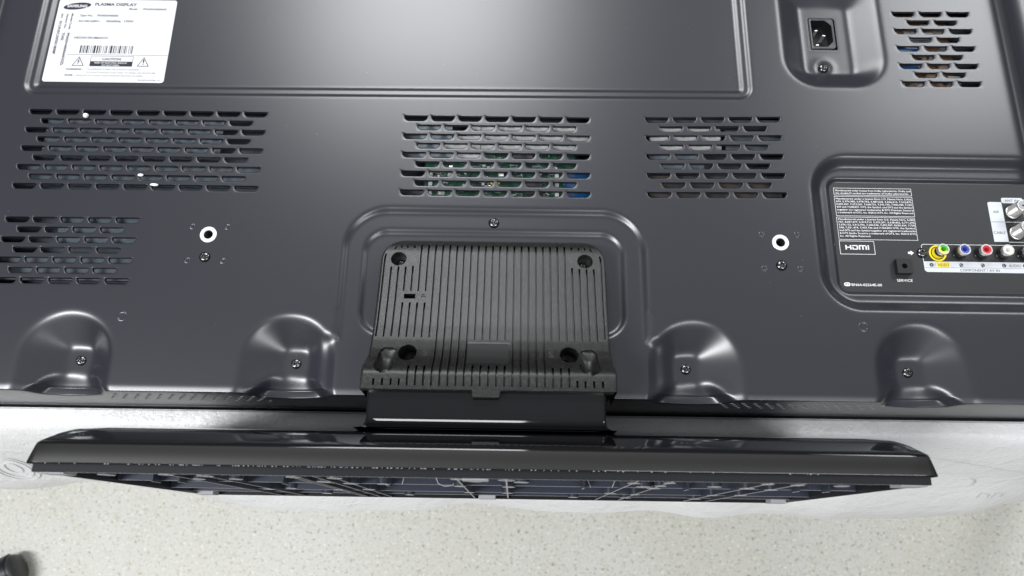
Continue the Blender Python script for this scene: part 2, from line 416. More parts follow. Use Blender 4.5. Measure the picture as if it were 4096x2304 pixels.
# ------------------------------------------------------------------ screws (pan head, cross recess)
def screw_mesh(r=3.8, h=1.9, m='screw'):
    g = G(); n, k = 64, 16; V = []; F = []
    def cross(x, y):
        a, b = abs(x), abs(y); L = r * 0.50; w = r * 0.13
        c1 = max(0, min(1, (w - min(a, b)) / (r * 0.035) + 0.5)); c2 = max(0, min(1, (L - max(a, b)) / (r * 0.05) + 0.5)); dsc = max(0, min(1, (r * 0.24 - math.hypot(x, y)) / (r * 0.05) + .5))
        return max(c1 * c2, dsc)
    for i in range(k + 1):
        for j in range(n):
            rr = r * i / k; a = 2 * PI * j / n; x, y = rr * math.cos(a), rr * math.sin(a); t = rr / r
            V.append((x, y, h * math.sqrt(max(0, 1 - t ** 2.6)) - 1.3 * cross(x, y)))
    for i in range(k):
        for j in range(n): j2 = (j + 1) % n; F.append((i * n + j, (i + 1) * n + j, (i + 1) * n + j2, i * n + j2))
    g.add(V, F); g.lathe([(r, 0), (r * 0.98, -0.8)], n)
    return g.mesh('screw_head', M[m], True)
SCM = screw_mesh(); SCM2 = screw_mesh(3.5, 1.7)
def screw(x, y, z, parent=tv, me=None, a=0.0): return place('screw', me or SCM, parent, (x, y, z), (0, 0, a))
screw(-200.3, -16.7, 0.1, a=0.2); screw(199.3, -16.9, 0.1, a=0.35); screw(-0.5, 12.8, -2.5, a=0.5)
for i, (cx, px) in enumerate(SC): screw(px, -88.5, hz(px, -88.5) + 0.1, a=0.3 + 0.4 * i, me=SCM2)
screw(249.6, 147.8, hz(249.6, 147.8) + 1.0, a=0.4)
# threaded wall mount inserts
def insert_mesh():
    g = G(); g.lathe([(5.9, 0.02), (5.9, 0.35), (5.6, 0.6), (3.5, 0.6), (3.1, 0.2)], 32); g.lathe([(3.1, 0.2)] + [(3.0 if i % 2 else 2.7, 0.3 - 0.45 * i) for i in range(1, 20)], 32, mi=2)
    g.lathe([(2.9, -8.4), (0.01, -8.4)], 32, mi=1)
    return g.mesh('mount_insert', [M['zinc'], M['dark'], mat('dark_thread', (0.10, 0.10, 0.10), 0.3, 1.0)], True)  # thread and bottom colours darkened to imitate shade inside the hole
IM = insert_mesh()
for sx in (-1, 1): auto(place('mount_insert', IM, tv, (sx * 200, 0, 0)))
# pressed locating marks
def ring_mesh(R, r):
    g = G(); g.lathe([(R - r, 0.0), (R - r * 0.5, 0.14), (R, 0.18), (R + r * 0.5, 0.14), (R + r, 0.0)], 28); return g.mesh('pressed_mark', M['metal'], True)
RM = ring_mesh(1.7, 0.55); RM2 = ring_mesh(2.9, 0.6)
for sx in (-1, 1):
    for dx, dy in ((-12.3, 6.2), (12.3, 6.2), (-12.5, -19.1), (12.3, -19.1)): place('pressed_mark', RM, tv, (sx * 200 + dx, dy, 0.0))
    place('pressed_mark', RM2, tv, (sx * 250.8, -60, 0.0))
# tiny perforations along the lower wall
g = G()
for x0, x1, sg in ((-259, -150, -1), (153, 262, 1)):
    for r in range(4):
        for c in range(15):
            x = x0 + 8 + c * 7.7 - r * 2.6
            if sg > 0: x = x0 + c * 7.7 + r * 2.6
            z = -9.5 - r * 4.3 
            if x > x1 or x < x0: continue
            y = -111.35 - (abs(z) - 12) * 0.047
            g.add([(x + 1.3 * math.cos(a), y - 0.15, z + 1.1 * math.sin(a)) for a in [2 * PI * i / 8 for i in range(8)]], [tuple(range(8))], 1)
            g.tube([(x - 1.1, y - .2, z), (x - .5, y - .45, z - .4), (x + .5, y - .45, z - .4), (x + 1.1, y - .2, z)], 0.22, 5, 0)
place('perforation', g.mesh('perforation', [mat('bare_hole_edge', (0.5, 0.5, 0.52), 0.4, 0.5), M['dark']]), tv, kind='stuff')  # pale lips paint the glints, dark discs the shade in the holes

# ------------------------------------------------------------------ inside, seen through the vents
g = G(); g.box(-398, 398, -104, 460, -30, -27); place('chassis_plate', g.mesh('chassis_plate', M['chassis']), tv)
g = G(); g.box(-334, -203, 62, 94, -9, -6.5); g.box(-352, -170, 40, 58, -10, -8); g.box(-310, -242, -8, 16, -9, -6.5); g.box(-350, -246, -32, -12, -11, -9)
place('chassis_bracket', g.mesh('chassis_bracket', M['chassis']), tv)
g = G(); g.box(-70, -33, 66, 95, -9, -7); place('chassis_bracket', g.mesh('chassis_bracket', M['chassis']), tv)
g = G(); g.prism([(-31, 83), (-33, 79), (-38, 78), (-38, 72.5), (70, 72.5), (70, 91.5), (-22, 91.5), (-22, 83)], -9, -6, 0); g.box(-12, -11.5, 72.6, 91.4, -6, -5.9, mi=1)
o = place('metal_cover', g.mesh('metal_cover', [M['foil'], M['dkink']]), tv)
g = Sep(o, M['dkink'])
for k, (x, y) in enumerate(((52, 87), (56, 82.5), (8, 87.3), (58, 74.5))): text_geo(['AS1207 P7', 'PDW 4005 L-V002', 'MA-0402', 'POWC 440T A'][k], g, x - 6, x + 6, y, 1.2, -5.9)
g = G(); g.box(-52, 58, 30, 71, -11, -9.2); pcb = place('circuit_board', g.mesh('circuit_board', M['green']), tv, label='green circuit board')
g = G()
for k in range(150):
    x, y = random.uniform(-50, 54), random.uniform(33, 69); w, h = random.choice(((1.4, .7), (2.5, 1.4), (4, 3), (.8, 1.4))); g.box(x, x + w, y, min(y + h, 70.5), -9.2, -9.2 + random.uniform(.5, 1.2), random.choice((0, 0, 1, 2)))
for k in range(60):
    x, y = random.uniform(-50, 50), random.uniform(33, 67); w = random.uniform(2, 7)
    g.frame(rrect(x, x + w, y, y + 2.4, .2, 1), rrect(x + .25, x + w - .25, y + .25, y + 2.15, .1, 1), -9.15, 1)
place('component', g.mesh('component', [M['dark'], M['foil'], M['nickel']]), pcb, kind='stuff')
for x0, x1, y0, y1, mm_ in ((-36, -8, 66, 70.5, 'rubber'), (12, 27, 64, 70, 'panel'), (-4, 3, 46, 50, 'yellow'), (20, 34, 38, 50, 'panel'), (-49, -46, 36, 56, 'foil'), (43, 46, 36, 56, 'foil')):
    g = G(); g.box(x0, x1, y0, y1, -9.2, -7.2, b=.3); place('chip' if mm_ == 'panel' else 'connector', g.mesh('component_box', M[mm_]), pcb)
g = G(); g.box(50, 74, 33, 57, -10, -7.5, b=1); place('blue_cover', g.mesh('blue_cover', M['blue']), tv)
# right-centre group: pale label plate, grey plates
g = G(); g.box(113, 166, 74, 92.5, -9, -6, b=1); a_ = place('metal_cover', g.mesh('metal_cover', M['foil']), tv)
g = Sep(a_, M['dkink']); text_geo('71 7 7 7 7 1 1 V', g, 146, 164, 87, 1.6, -5.9); text_geo('MAIN SMPS', g, 131, 142, 87.4, 1.2, -5.9)
g = G(); g.box(112, 152, 56, 72, -10, -7); g.box(170, 212, 74, 93, -12, -10); g.box(110, 212, 95, 102, -12, -10); place('chassis_bracket', g.mesh('chassis_bracket', M['chassis']), tv)
g = G(); g.box(112, 208, 34, 55, -11.5, -10); place('circuit_board', g.mesh('circuit_board', mat('dull_brown_board', (0.06, 0.048, 0.042), 0.4, noise=(120, (0.03, 0.03, 0.035), 0.45, 0.6))), tv, label='brown circuit board edge')
# power board
g = G(); g.box(302, 352, 122, 200, -15, -13); pb = place('circuit_board', g.mesh('circuit_board', M['brown']), tv, label='brown power supply board')
for (x, y, L, r, m_) in ((300, 164, 22, 4, 'blue'), (302, 157, 14, 3.4, 'blue'), (300, 146, 20, 4.5, 'blue')):
    g = G(); g.tube([(x, y, -9.5), (x + L * .15, y, -9.5), (x + L * .9, y, -9.5), (x + L, y, -9.5)], r, 14); auto(place('capacitor', g.mesh('capacitor', M[m_]), pb))
g = G()
for x, y, w, h in ((316, 174, 22, 7), (342, 166, 7, 6), (330, 183, 5, 5), (323, 145, 7, 5), (344, 135, 9, 7), (306, 133, 4, 2.5), (320, 131, 3, 4)): g.box(x, x + w, y, y + h, -13, -9.5)
place('component', g.mesh('component', M['foil']), pb)
g = Sep(pb, M['rubber']); text_geo('JILU', g, 312, 322, 167.6, 2.4, -12.95); text_geo('YUI-JU', g, 303, 309, 176, 1.6, -12.95)
g.name = 'resistor'
for k in range(7): g.box(322 + k * 2.6, 323.6 + k * 2.6, 126.5, 130.5, -13, -12)
g = G()
for k in range(50):
    x, y = random.uniform(303, 350), random.uniform(124, 198); w, h = random.uniform(1, 4), random.uniform(.6, 3); g.box(x, x + w, y, y + h, -13, -12.2, random.choice((0, 1)))
place('component', g.mesh('component', [M['dark'], M['brown']]), pb, kind='stuff')

# ------------------------------------------------------------------ power inlet
g = G(); zf = -9.9
g.prism(rrect(241.0, 263.1, 163.4, 193.4, 3, 5), -30, -29, 1)
op = rrect(241.1, 263.0, 163.5, 193.3, 3.0, 5)
g.add([(x, y, zf) for x, y in op] + [(x, y, -16) for x, y in op], [(i, (i + 1) % 24, 24 + (i + 1) % 24, 24 + i) for i in range(24)], 1)
sq = rrect(239.8, 264.3, 162.2, 194.6, 0.05, 5); g.add([(x, y, zf + 0.06) for x, y in sq] + [(x, y, zf + 0.03) for x, y in op], [(i, (i + 1) % 24, 24 + (i + 1) % 24, 24 + i) for i in range(24)], 2)
inl = place('power_inlet', g.mesh('power_inlet', [M['semi'], M['dark'], M['metal']]), tv); auto(inl)
ro = [(243.2, 165.4), (258.5, 165.4), (261.6, 168.5), (261.6, 188.6), (258.5, 191.8), (243.2, 191.8)]
def chamf(x0, x1, y0, y1, c): return [(x0, y0), (x1 - c, y0), (x1, y0 + c), (x1, y1 - c), (x1 - c, y1), (x0, y1)]
def rpoly(P, r=0.8, n=3):
    out = []
    for i in range(len(P)):
        a, b, c = Vector(P[i - 1]), Vector(P[i]), Vector(P[(i + 1) % len(P)]); d1 = (a - b).normalized() * r; d2 = (c - b).normalized() * r
        for k in range(n + 1):
            t = k / n; out.append(tuple((b + d1) * (1 - t) ** 2 + b * 2 * t * (1 - t) + (b + d2) * t * t))
    return out
P0 = rpoly(chamf(242.2, 261.4, 164.8, 192.2, 1.6), 1.6); P1 = rpoly(chamf(243.6, 259.6, 166.6, 190.6, 4.6), 1.2); n = len(P0)
g = G(); g.add([(x, y, z) for PL, z in ((P0, -16), (P0, -9.4), (inset(P0, .5), -8.9), (P1, -9.1), (P1, -19)) for x, y in PL], [(r * n + i, r * n + (i + 1) % n, (r + 1) * n + (i + 1) % n, (r + 1) * n + i) for r in range(4) for i in range(n)] + [tuple(range(4 * n, 5 * n))]); g.mi = [0] * (3 * n) + [1] * (n + 1)
auto(place('socket_shell', g.mesh('socket_shell', [mat('inlet_plastic', (0.06, 0.062, 0.068), 0.35), M['dark']]), inl), 30)  # inner walls coloured near black to imitate shade in the socket
for x, y in ((247.9, 182.3), (253.4, 177.8), (247.6, 169.2)):
    g = G(); g.box(x - 1.2, x + 1.2, y - .5, y + .5, -19, -10.5, b=.2); place('pin', g.mesh('pin', M['nickel']), inl)
# ------------------------------------------------------------------ rating label
ZL = -2.62
g = G(); g.prism(rrect(-343.2, -251.4, 122.6, 196.4, 2.2, 5), ZL - .15, ZL, 0)
lab = place('rating_label', g.mesh('rating_label', M['sticker']), tv); z = ZL + 0.04; z2 = z + 0.03
def el(cx, cy, a, b, rot, n=40):
    c, s_ = math.cos(rot), math.sin(rot); return [(cx + a * math.cos(t) * c - b * math.sin(t) * s_, cy + a * math.cos(t) * s_ + b * math.sin(t) * c) for t in [2 * PI * i / n for i in range(n)]]
g = G(); g.flat(el(-328.6, 190.1, 10.6, 3.1, 0.13), z); lg = place('logo', g.mesh('logo', M['ink']), lab)
g = G(); text_geo('SAMSUNG', g, -336.4, -320.9, 189.0, 2.5, z2, bold=0.035); place('lettering', g.mesh('lettering', M['sticker']), lg)
g = Sep(lab, [M['ink'], M['thinink']])
text_geo('PLASMA DISPLAY', g, -315, -282.4, 190.8, 2.6, z, bold=.03)
for a_, b_, c_, d_, e_ in (('Model', -287.8, -281.5, 187.2, 1.7), ('PN43H4000AF', -276.9, -258.6, 187.2, 1.7), ('Type No.', -325.2, -314.9, 180.8, 1.7), ('PN43H4000', -311.5, -295.2, 180.8, 1.9), ('AC100-240V~', -325.4, -308.3, 175.6, 1.9), ('50/60Hz', -303.8, -292.3, 175.7, 1.9), ('170W', -289.9, -282.6, 175.8, 1.9), ('HECHO EN MEXICO', -325.8, -299.8, 160.6, 1.9)):
    text_geo(a_, g, b_, c_, d_, e_, z, mi=1, bold=.03)
for a_, x, y, L, h_, mi in (('Model Code', -331.6, 183.2, 14.3, 1.5, 0), ('PN43H4000AKXZL', -331.9, 165.6, 29.2, 2.0, 0), ('Version No.', -335.3, 183.2, 13.8, 1.5, 0), ('TD02', -335.6, 166.0, 7.2, 1.9, 0), ('S/N', -339.5, 183.0, 3.8, 1.5, 0), ('01UH3CAF501808F', -339.8, 176.4, 29.8, 2.0, 0)):
    text_geo(a_, g, x, L, y, h_, z, rot=-90, mi=mi, bold=.035)
text_geo('WARNING :', g, -327, -314, 132.9, 1.5, z, bold=.03)
for a_, b_, c_, d_, e_ in (('TO PREVENT FIRE OR SHOCK HAZARD', -310.8, -271.4, 133.1, 1.2), ('DO NOT EXPOSE THIS UNIT TO RAIN OR MOISTURE', -310.8, -258.6, 130.3, 1.2), ('RISQUE DE CHOC ELECTRIQUE NE PAS OUVRIR', -318.2, -268.0, 127.7, 1.2), ('BN68-00458A 32', -270.8, -254.4, 124.2, 1.2)):
    text_geo(a_, g, b_, c_, d_, e_, z, mi=1)
text_geo('AVIS :', g, -327.1, -319.5, 127.7, 1.5, z, bold=.03); text_geo('CAUTION', g, -300.9, -286.8, 141.8, 2.0, z, bold=.03)
g = G(); x = -319.5
for k, w in enumerate([int(c) for c in '3111211131121211413121131211231141211112113112112113121121']):
    w_ = w * 0.455
    if k % 2 == 0: g.add([(x, 147.8, z), (x + w_ * .8, 147.8, z), (x + w_ * .8, 154.6, z), (x, 154.6, z)], [(0, 1, 2, 3)])
    x += w_
place('barcode', g.mesh('barcode', M['ink']), lab)
g = G(); g.box(-328.5, -251.6, 146.35, 146.6, ZL, z)
g.frame(rrect(-309.7, -277.4, 136.4, 145.4, .3, 2), rrect(-309.4, -277.7, 136.7, 145.1, .2, 2), z); g.flat([(-309.6, 136.5), (-277.5, 136.5), (-277.5, 140.7), (-309.6, 140.7)], z)
for cx in (-318.6, -269.2):
    T = [(cx - 4.6, 136.6), (cx + 4.6, 136.6), (cx, 144.8)]; g.frame(T, inset(T, .5), z)
g.flat([(-318.2, 143), (-319.7, 140.2), (-318.6, 140.4), (-319.3, 138.2), (-318.9, 138.2), (-317.6, 141), (-318.8, 140.8), (-317.7, 143)], z); g.flat([(-269.5, 139.3), (-268.9, 139.3), (-268.6, 142.6), (-269.8, 142.6)], z); g.flat(circ(-269.2, 138.3, .4, 8), z)
place('warning_symbol', g.mesh('warning_symbol', M['ink']), lab)
g = Sep(lab, M['sticker']); text_geo('RISK OF ELECTRIC SHOCK', g, -306.2, -281.5, 138.8, 1.25, z2, bold=.02); text_geo('DO NOT OPEN', g, -300.4, -287.4, 136.8, 1.25, z2, bold=.02)

# ------------------------------------------------------------------ connector panel
ZP = -8.4
g = G(); g.prism(rrect(241.6, 460, -33.2, 51.4, 6.5, 6), ZP - .8, ZP, 0, 0.25)
cp = place('connector_panel', g.mesh('connector_panel', M['panel']), tv); z = ZP + .04; z2 = ZP + .07; z3 = ZP + .10
def box_frame(g, x0, x1, y0, y1, t=.32, r=.15, zz=None): g.frame(rrect(x0, x1, y0, y1, r, 2), rrect(x0 + t, x1 - t, y0 + t, y1 - t, max(.05, r - t * .5), 2), zz or z)
def notice(lines, x0, x1, y1, pitch, frame):
    g = G(); box_frame(g, *frame, t=.26)
    y = y1
    for s_, f in lines: text_geo(s_, g, x0, x0 + (x1 - x0) * f, y, pitch * .62, z, bold=.012); y -= pitch
    place('licence_notice', g.mesh('licence_notice', M['white']), cp)
notice([('Manufactured under license from Dolby Laboratories. Dolby and', 1), ('the double-D symbol are trademarks of Dolby Laboratories.', .975)], 246.4, 300.8, 43.9, 2.1, (245.2, 301.5, 40.7, 46.5))
notice([("Manufactured under a license from U.S. Patent No's: 5,956,", 1), ('674, 5,974,380, 5,978,762, 6,487,535, 6,226,616, 7,212,872,', 1), ('7,003,467, 7,272,567, 7,668,723, 7,392,195, 7,930,184, 7,333,', 1), ('929 and 7,548,853. DTS, the Symbol, and DTS and the Symbol', .995), ('together are registered trademarks & DTS Premium Sound is', 1), ('a trademark of DTS, Inc. ©2012 DTS, Inc. All Rights Reserved.', 1)], 246.2, 300.9, 37.4, 2.15, (245.1, 301.4, 24.5, 39.9))
notice([("Manufactured under a license from U.S. Patent No's: 6,285,", 1), ('767, 8,027,477, 5,319,713, 5,333,201, 5,638,452, 5,771,295,', 1), ('5,970,152, 5,912,976, 7,200,236, 7,492,907, 8,050,434, 7,720,', 1), ('240, 7,031,474, 7,907,736 and 7,764,802 DTS, the Symbol,', .995), ('and DTS and the Symbol together are registered trademarks', .99), ('& DTS Studio Sound is a trademark of DTS, Inc. ©2012 DTS,', .995), ('Inc. All Rights Reserved.', .40)], 246.0, 300.8, 21.4, 2.15, (244.9, 301.0, 6.3, 23.7))
g = Sep(cp, M['white']); box_frame(g, 244.7, 269.5, -4.8, 5.4)
def logo_strokes(g, x0, y0, s_):
    # wide block letters of the interface mark, one part
    S_ = g; g = G()
    t = .75
    def R(a, b, c, d): g.flat([(x0 + a * s_, y0 + c * s_), (x0 + b * s_, y0 + c * s_), (x0 + b * s_, y0 + d * s_), (x0 + a * s_, y0 + d * s_)], z)
    R(0, .9, 0, 3.2); R(3.1, 4.0, 0, 3.2); R(.9, 3.1, 1.25, 2.0)
    R(4.6, 8.2, 2.55, 3.2); R(4.6, 8.2, 0, .65); R(4.6, 5.4, .65, 1.9); R(7.6, 8.6, .5, 2.75)
    R(9.1, 10.0, 0, 3.2); R(10.0, 14.0, 2.5, 3.2); R(11.3, 12.2, 0, 2.5); R(13.5, 14.4, 0, 2.9); R(15.0, 15.9, 0, 3.2)
    place('logo', g.mesh('logo', M['white']), cp)
logo_strokes(g, 248.8, -1.2, 1.05)
text_geo('BN64-02564E-00', g, 249.9, 271.0, -28.3, 1.9, z, bold=.01); text_geo('SERVICE', g, 282, 292.9, -24.6, 1.9, z, bold=.01)
g.prism(rrect(244.7, 249.1, -28.5, -25.8, 1.3, 4), ZP, z)
g.flat([(292.6, -3.9), (294.5, -3.9), (294.5, -4.9), (296.7, -3.1), (294.5, -1.3), (294.5, -2.3), (292.6, -2.3)], z)
# outline round the component sockets
g.flat([(304.5, 3.35), (420, 3.35), (420, 3.7), (304.5, 3.7)], z)
g.add([(304.5 + (2.0 - t) * math.cos(a), 1.7 + (2.0 - t) * math.sin(a), z) for a in [PI / 2 + PI / 2 * i / 6 for i in range(7)] for t in (0, .35)], [(2 * i, 2 * i + 2, 2 * i + 3, 2 * i + 1) for i in range(6)])
g.flat([(302.5, .8), (302.85, .8), (302.85, 1.7), (302.5, 1.7)], z); g.flat([(302.5, -9.3), (302.85, -9.3), (302.85, -6.6), (302.5, -6.6)], z)
for yy in (21.3, 5.9): g.flat([(355.1, yy), (420, yy), (420, yy + .3), (355.1, yy + .3)], z)
g.flat([(380, 6), (380.3, 6), (380.3, 37), (380, 37)], z)
g = Sep(cp, M['dkink']); text_geo('PS', g, 245.6, 248.3, -27.9, 1.6, z2 + .02, bold=.01)
g = Sep(cp, M['greyprint']); g.name = 'print_block'; g.flat([(302.5, -9.3), (420, -9.3), (420, -17.2), (304.3, -17.2), (302.9, -16.4), (302.5, -15.2)], z)
g.prism([(355.2, 5.9), (365.4, 5.9), (365.4, 37.0), (356.6, 37.0), (355.6, 36.6), (355.2, 35.6)], ZP, z); g.prism(rrect(365.6, 381, 36.2, 40.4, 1.2, 3), ZP, z)
g = G(); g.flat([(311.6, -13.4), (320.7, -13.4), (320.7, -9.9), (311.6, -9.9)], z2); place('print_block', g.mesh('print_block', M['yellow']), cp, label='yellow print behind the word VIDEO')
g = Sep(cp, M['dkink'])
text_geo('VIDEO', g, 312, 320.2, -12.9, 2.2, z3); text_geo('/', g, 309.9, 310.8, -12.9, 2.2, z3); text_geo('COMPONENT / AV IN', g, 327.2, 355, -16.5, 1.9, z3); text_geo('AUDIO', g, 362.1, 370.8, -12.8, 2.1, z3)
text_geo('ANT IN', g, 368.2, 377.4, 37.4, 1.9, z3); text_geo('AIR', g, 358.1, 362.5, 28.3, 2.1, z3); text_geo('CABLE', g, 355.9, 364.4, 12.2, 2.1, z3)
for cx in (307.9, 328.7, 343.8, 358.8, 373.4): g.flat(circ(cx, -11.8, 1.45, 20), z2)
g.flat([(302.6, -13.85), (420, -13.85), (420, -13.7), (302.6, -13.7)], z2); g.flat([(355.2, 21.3), (365.4, 21.3), (365.4, 21.45), (355.2, 21.45)], z2)
g = Sep(cp, M['greyprint']); text_geo('Y', g, 307.0, 308.8, -12.7, 1.8, z3 + .03); text_geo('L', g, 358.3, 359.5, -12.7, 1.8, z3 + .03, bold=.01); text_geo('R', g, 372.8, 374.1, -12.7, 1.8, z3 + .03)
text_geo('P', g, 327.7, 328.8, -12.3, 1.6, z3 + .03); text_geo('B', g, 328.8, 329.7, -12.9, 1.1, z3 + .03); text_geo('P', g, 342.8, 343.9, -12.3, 1.6, z3 + .03); text_geo('R', g, 343.9, 344.8, -12.9, 1.1, z3 + .03)
screw(302.5, -3.1, ZP, a=0.2)
# RCA sockets
def rca(x, y, cols, lab_, body='semi'):
    g = G(); g.lathe([(5.4, .05), (5.4, .12), (4.3, .12)], 28, mi=1 if body == 'semi' else 0)
    g.lathe([(4.2, 0), (3.9, .3), (3.7, 4.4), (3.4, 4.8)], 28, mi=0)
    j = place('phono_socket', g.mesh('phono_socket', [M['semi' if body == 'semi' else body], M['dark']], True), cp, (x, y, ZP), label=lab_); auto(j)
    g = G(); g.lathe([(2.9, 4.0), (3.5, 4.4), (3.5, 6.8), (4.15, 7.0), (4.15, 8.0), (3.9, 8.35), (3.2, 8.35), (3.05, 8.0)], 28); o = place('contact_ring', g.mesh('contact_ring', M['nickel'], True), j, (x, y, ZP)); auto(o)
    for k, c in enumerate(cols):
        g = G(); nn = 24; a0 = -0.6; seg = nn // len(cols); V_ = []; F_ = []
        prof = [(3.05, 8.0), (2.9, 8.1), (1.75, 8.0), (1.6, 7.4), (1.6, 2)]
        for r_, zz in prof:
            for i in range(seg + 1): a = a0 + 2 * PI * (k * seg + i) / nn; V_.append((r_ * math.cos(a), r_ * math.sin(a), zz))
        for p_ in range(len(prof) - 1):
            for i in range(seg): F_.append((p_ * (seg + 1) + i, p_ * (seg + 1) + i + 1, (p_ + 1) * (seg + 1) + i + 1, (p_ + 1) * (seg + 1) + i))
        g.add(V_, F_); auto(place('insulator', g.mesh('insulator', M[c]), j, (x, y, ZP)))
    g = G(); g.lathe([(1.62, 4.0), (0.01, 4.0)], 16); place('centre_hole', g.mesh('centre_hole', M['dark']), j, (x, y, ZP))
    return j
jy = rca(313.5, -3.0, ('jgreen', 'yellow'), 'phono socket with green and yellow insulator')
g = G(); g.lathe([(6.1, .05), (6.1, .25), (4.9, .25), (4.9, .05)], 36); place('yellow_ring', g.mesh('yellow_ring', M['yellow']), cp, (313.4, -3.1, ZP))
g = G(); g.lathe([(4.25, .2), (4.0, .5), (3.95, 2.6), (3.8, 2.8)], 30); place('yellow_collar', g.mesh('yellow_collar', M['yellow'], True), jy, (313.5, -3.0, ZP))
for x, c, n_ in ((328.4, 'jblue', 'blue'), (343.5, 'jred', 'red'), (358.6, 'jwhite', 'white'), (373.7, 'jred', 'red')): rca(x, -2.9, (c,), 'phono socket with %s insulator' % n_)
# aerial connectors
for y in (28.9, 12.8):
    g = G(); g.lathe([(6.2, .06), (6.2, .1), (4.4, .1)], 28, mi=1); g.lathe([(4.95, 0), (4.95, 1.2), (4.6, 1.4)] + [(4.62 if i % 2 else 4.25, 1.4 + .42 * i) for i in range(1, 27)] + [(4.3, 12.7), (4.1, 13.1), (3.5, 13.1), (3.4, 12.9)], 30)
    j = place('aerial_connector', g.mesh('aerial_connector', [M['nickel'], M['dark']], True), cp, (371.7, y, ZP)); auto(j, 50)
    g = G(); g.lathe([(3.4, 12.9), (0.7, 12.8), (0.6, 12)], 24); place('insulator', g.mesh('insulator', M['rubber']), j, (371.7, y, ZP))
    g = G(); g.lathe([(.75, 12.84), (.01, 12.84)], 12); place('centre_hole', g.mesh('centre_hole', M['dark']), j, (371.7, y, ZP))
# service socket
g = G(); P_ = [(281.3, -19.6), (292.0, -19.6), (292.0, -17.6), (291.2, -17.6), (291.2, -16.6), (292.0, -16.6), (292.4, -9.7), (281.3, -9.7)]
g.frame(circ(286.6, -14.5, 4.6, 24), circ(286.6, -14.5, 1.9, 24), ZP + 4.3)
n = 24; sqp = []
for i in range(n):
    a = 2 * PI * i / n; t = 5.2 / max(abs(math.cos(a)), abs(math.sin(a))); sqp.append((286.6 + t * math.cos(a), -14.5 + t * math.sin(a)))
g.add([(x, y, ZP + 4.3) for x, y in circ(286.6, -14.5, 4.6, n)] + [(x, y, ZP + 4.3) for x, y in sqp] + [(x, y, ZP - .1) for x, y in sqp], [(r * n + i, r * n + (i + 1) % n, (r + 1) * n + (i + 1) % n, (r + 1) * n + i) for r in range(2) for i in range(n)])
g.lathe([(1.9, ZP + 4.3), (1.8, ZP + .2), (.01, ZP + .2)], 24, (286.6, -14.5), 1)
o = place('service_socket', g.mesh('service_socket', [M['smooth_plastic'], M['dark']]), cp); auto(o)

# ------------------------------------------------------------------ stand bracket (textured plastic) bolted to the back
BZ = np.array([(-130, 47.2), (-112, 47.2), (-104.5, 46.5), (-101, 44), (-98, 40), (-93, 34.5), (-87, 30.5), (-80, 27), (-69, 23), (-50, 18), (-35, 15), (-24, 13), (-14, 11), (-9, 9), (-5.6, 6.0)])
def bz(y): return np.interp(y, BZ[:, 0], BZ[:, 1])
yy_ = np.linspace(-130, -5.6, 500); zz_ = bz(yy_); kk = np.exp(-np.arange(-12, 13) ** 2 / 40.0); kk /= kk.sum(); zs_ = np.convolve(np.pad(zz_, 12, mode='edge'), kk, 'valid')
def bzs(y): return np.interp(y, yy_, zs_)
def halfw(y):
    if y > -21: t = min(1, (y + 21) / 15.4); return 60.2 + 14.3 * math.sqrt(max(0, 1 - t * t)) - 0.0
    if y < -91: return 74.5 + 1.2 * min(1, (-91 - y) / 8)
    return 74.5
P5 = 4.86; GX = -0.2
seg = {}
def addseg(k, *ab): seg.setdefault(k, []); seg[k] += list(ab)
for k in range(-7, -2): addseg(k, (-112.6, -8.8))
for k in range(3, 8): addseg(k, (-112.6, -8.8))
for k in range(-2, 3): addseg(k, (-79, -8.8), (-112.6, -99.6))
for k in (8, 9, 10): addseg(k, (-79, -8.8), (-112.6, -100.5))
addseg(-8, (-78, -8.8), (-112.6, -99.8))
for k in (-9, -10): addseg(k, (-44.3, -8.8), (-78, -53), (-112.6, -99.8))
for k in (-11, -12): addseg(k, (-44.3, -26.2), (-78, -53), (-112.6, -109.2), (-11.2, -9.6))
for k in (-13, -14): addseg(k, (-78, -26.2), (-112.6, -109.2), (-11.2 - (k == -14) * 1.5, -9.6 - (k == -14) * 1.2))
for k in (11, 12, 13, 14): addseg(k, (-79, -26.2), (-112.6, -109.2), (-11.4 - (k == 14) * 1.2, -9.6 - (k == 14) * 1.0))
addseg(-15, (-78, -17)); addseg(15, (-78, -17)); 
bx = [-74.5, -74.2, 74.2, 74.5]
for k in range(-15, 16):
    c = GX + k * P5; bx += [c - .62, c - .52, c, c + .52, c + .62, c + P5 / 2 - .8, c + P5 / 2 + .8]
bx += [s_ * v for s_ in (-1, 1) for v in np.arange(54.5, 70.5, 0.5)]
bx = sorted(set(round(v, 3) for v in bx if abs(v) <= 74.5)); bx = np.array([v for i, v in enumerate(bx) if i == 0 or v - bx[i - 1] > 0.09])
# grooves follow real width: push the two border columns with the outline
by = np.concatenate([np.arange(-115.2, -5.5, 0.7), [-5.6]]); by = np.array(sorted(set(np.round(by, 3))))
BX, BY = np.meshgrid(bx, by); BH = bzs(BY)
for k, L in seg.items():
    c = GX + k * P5
    for a, b in L:
        m_ = np.clip(1 - (np.abs(BX - c) - .52) / .10, 0, 1) * (BY > a) * (BY < b); BH = BH - 4.0 * m_
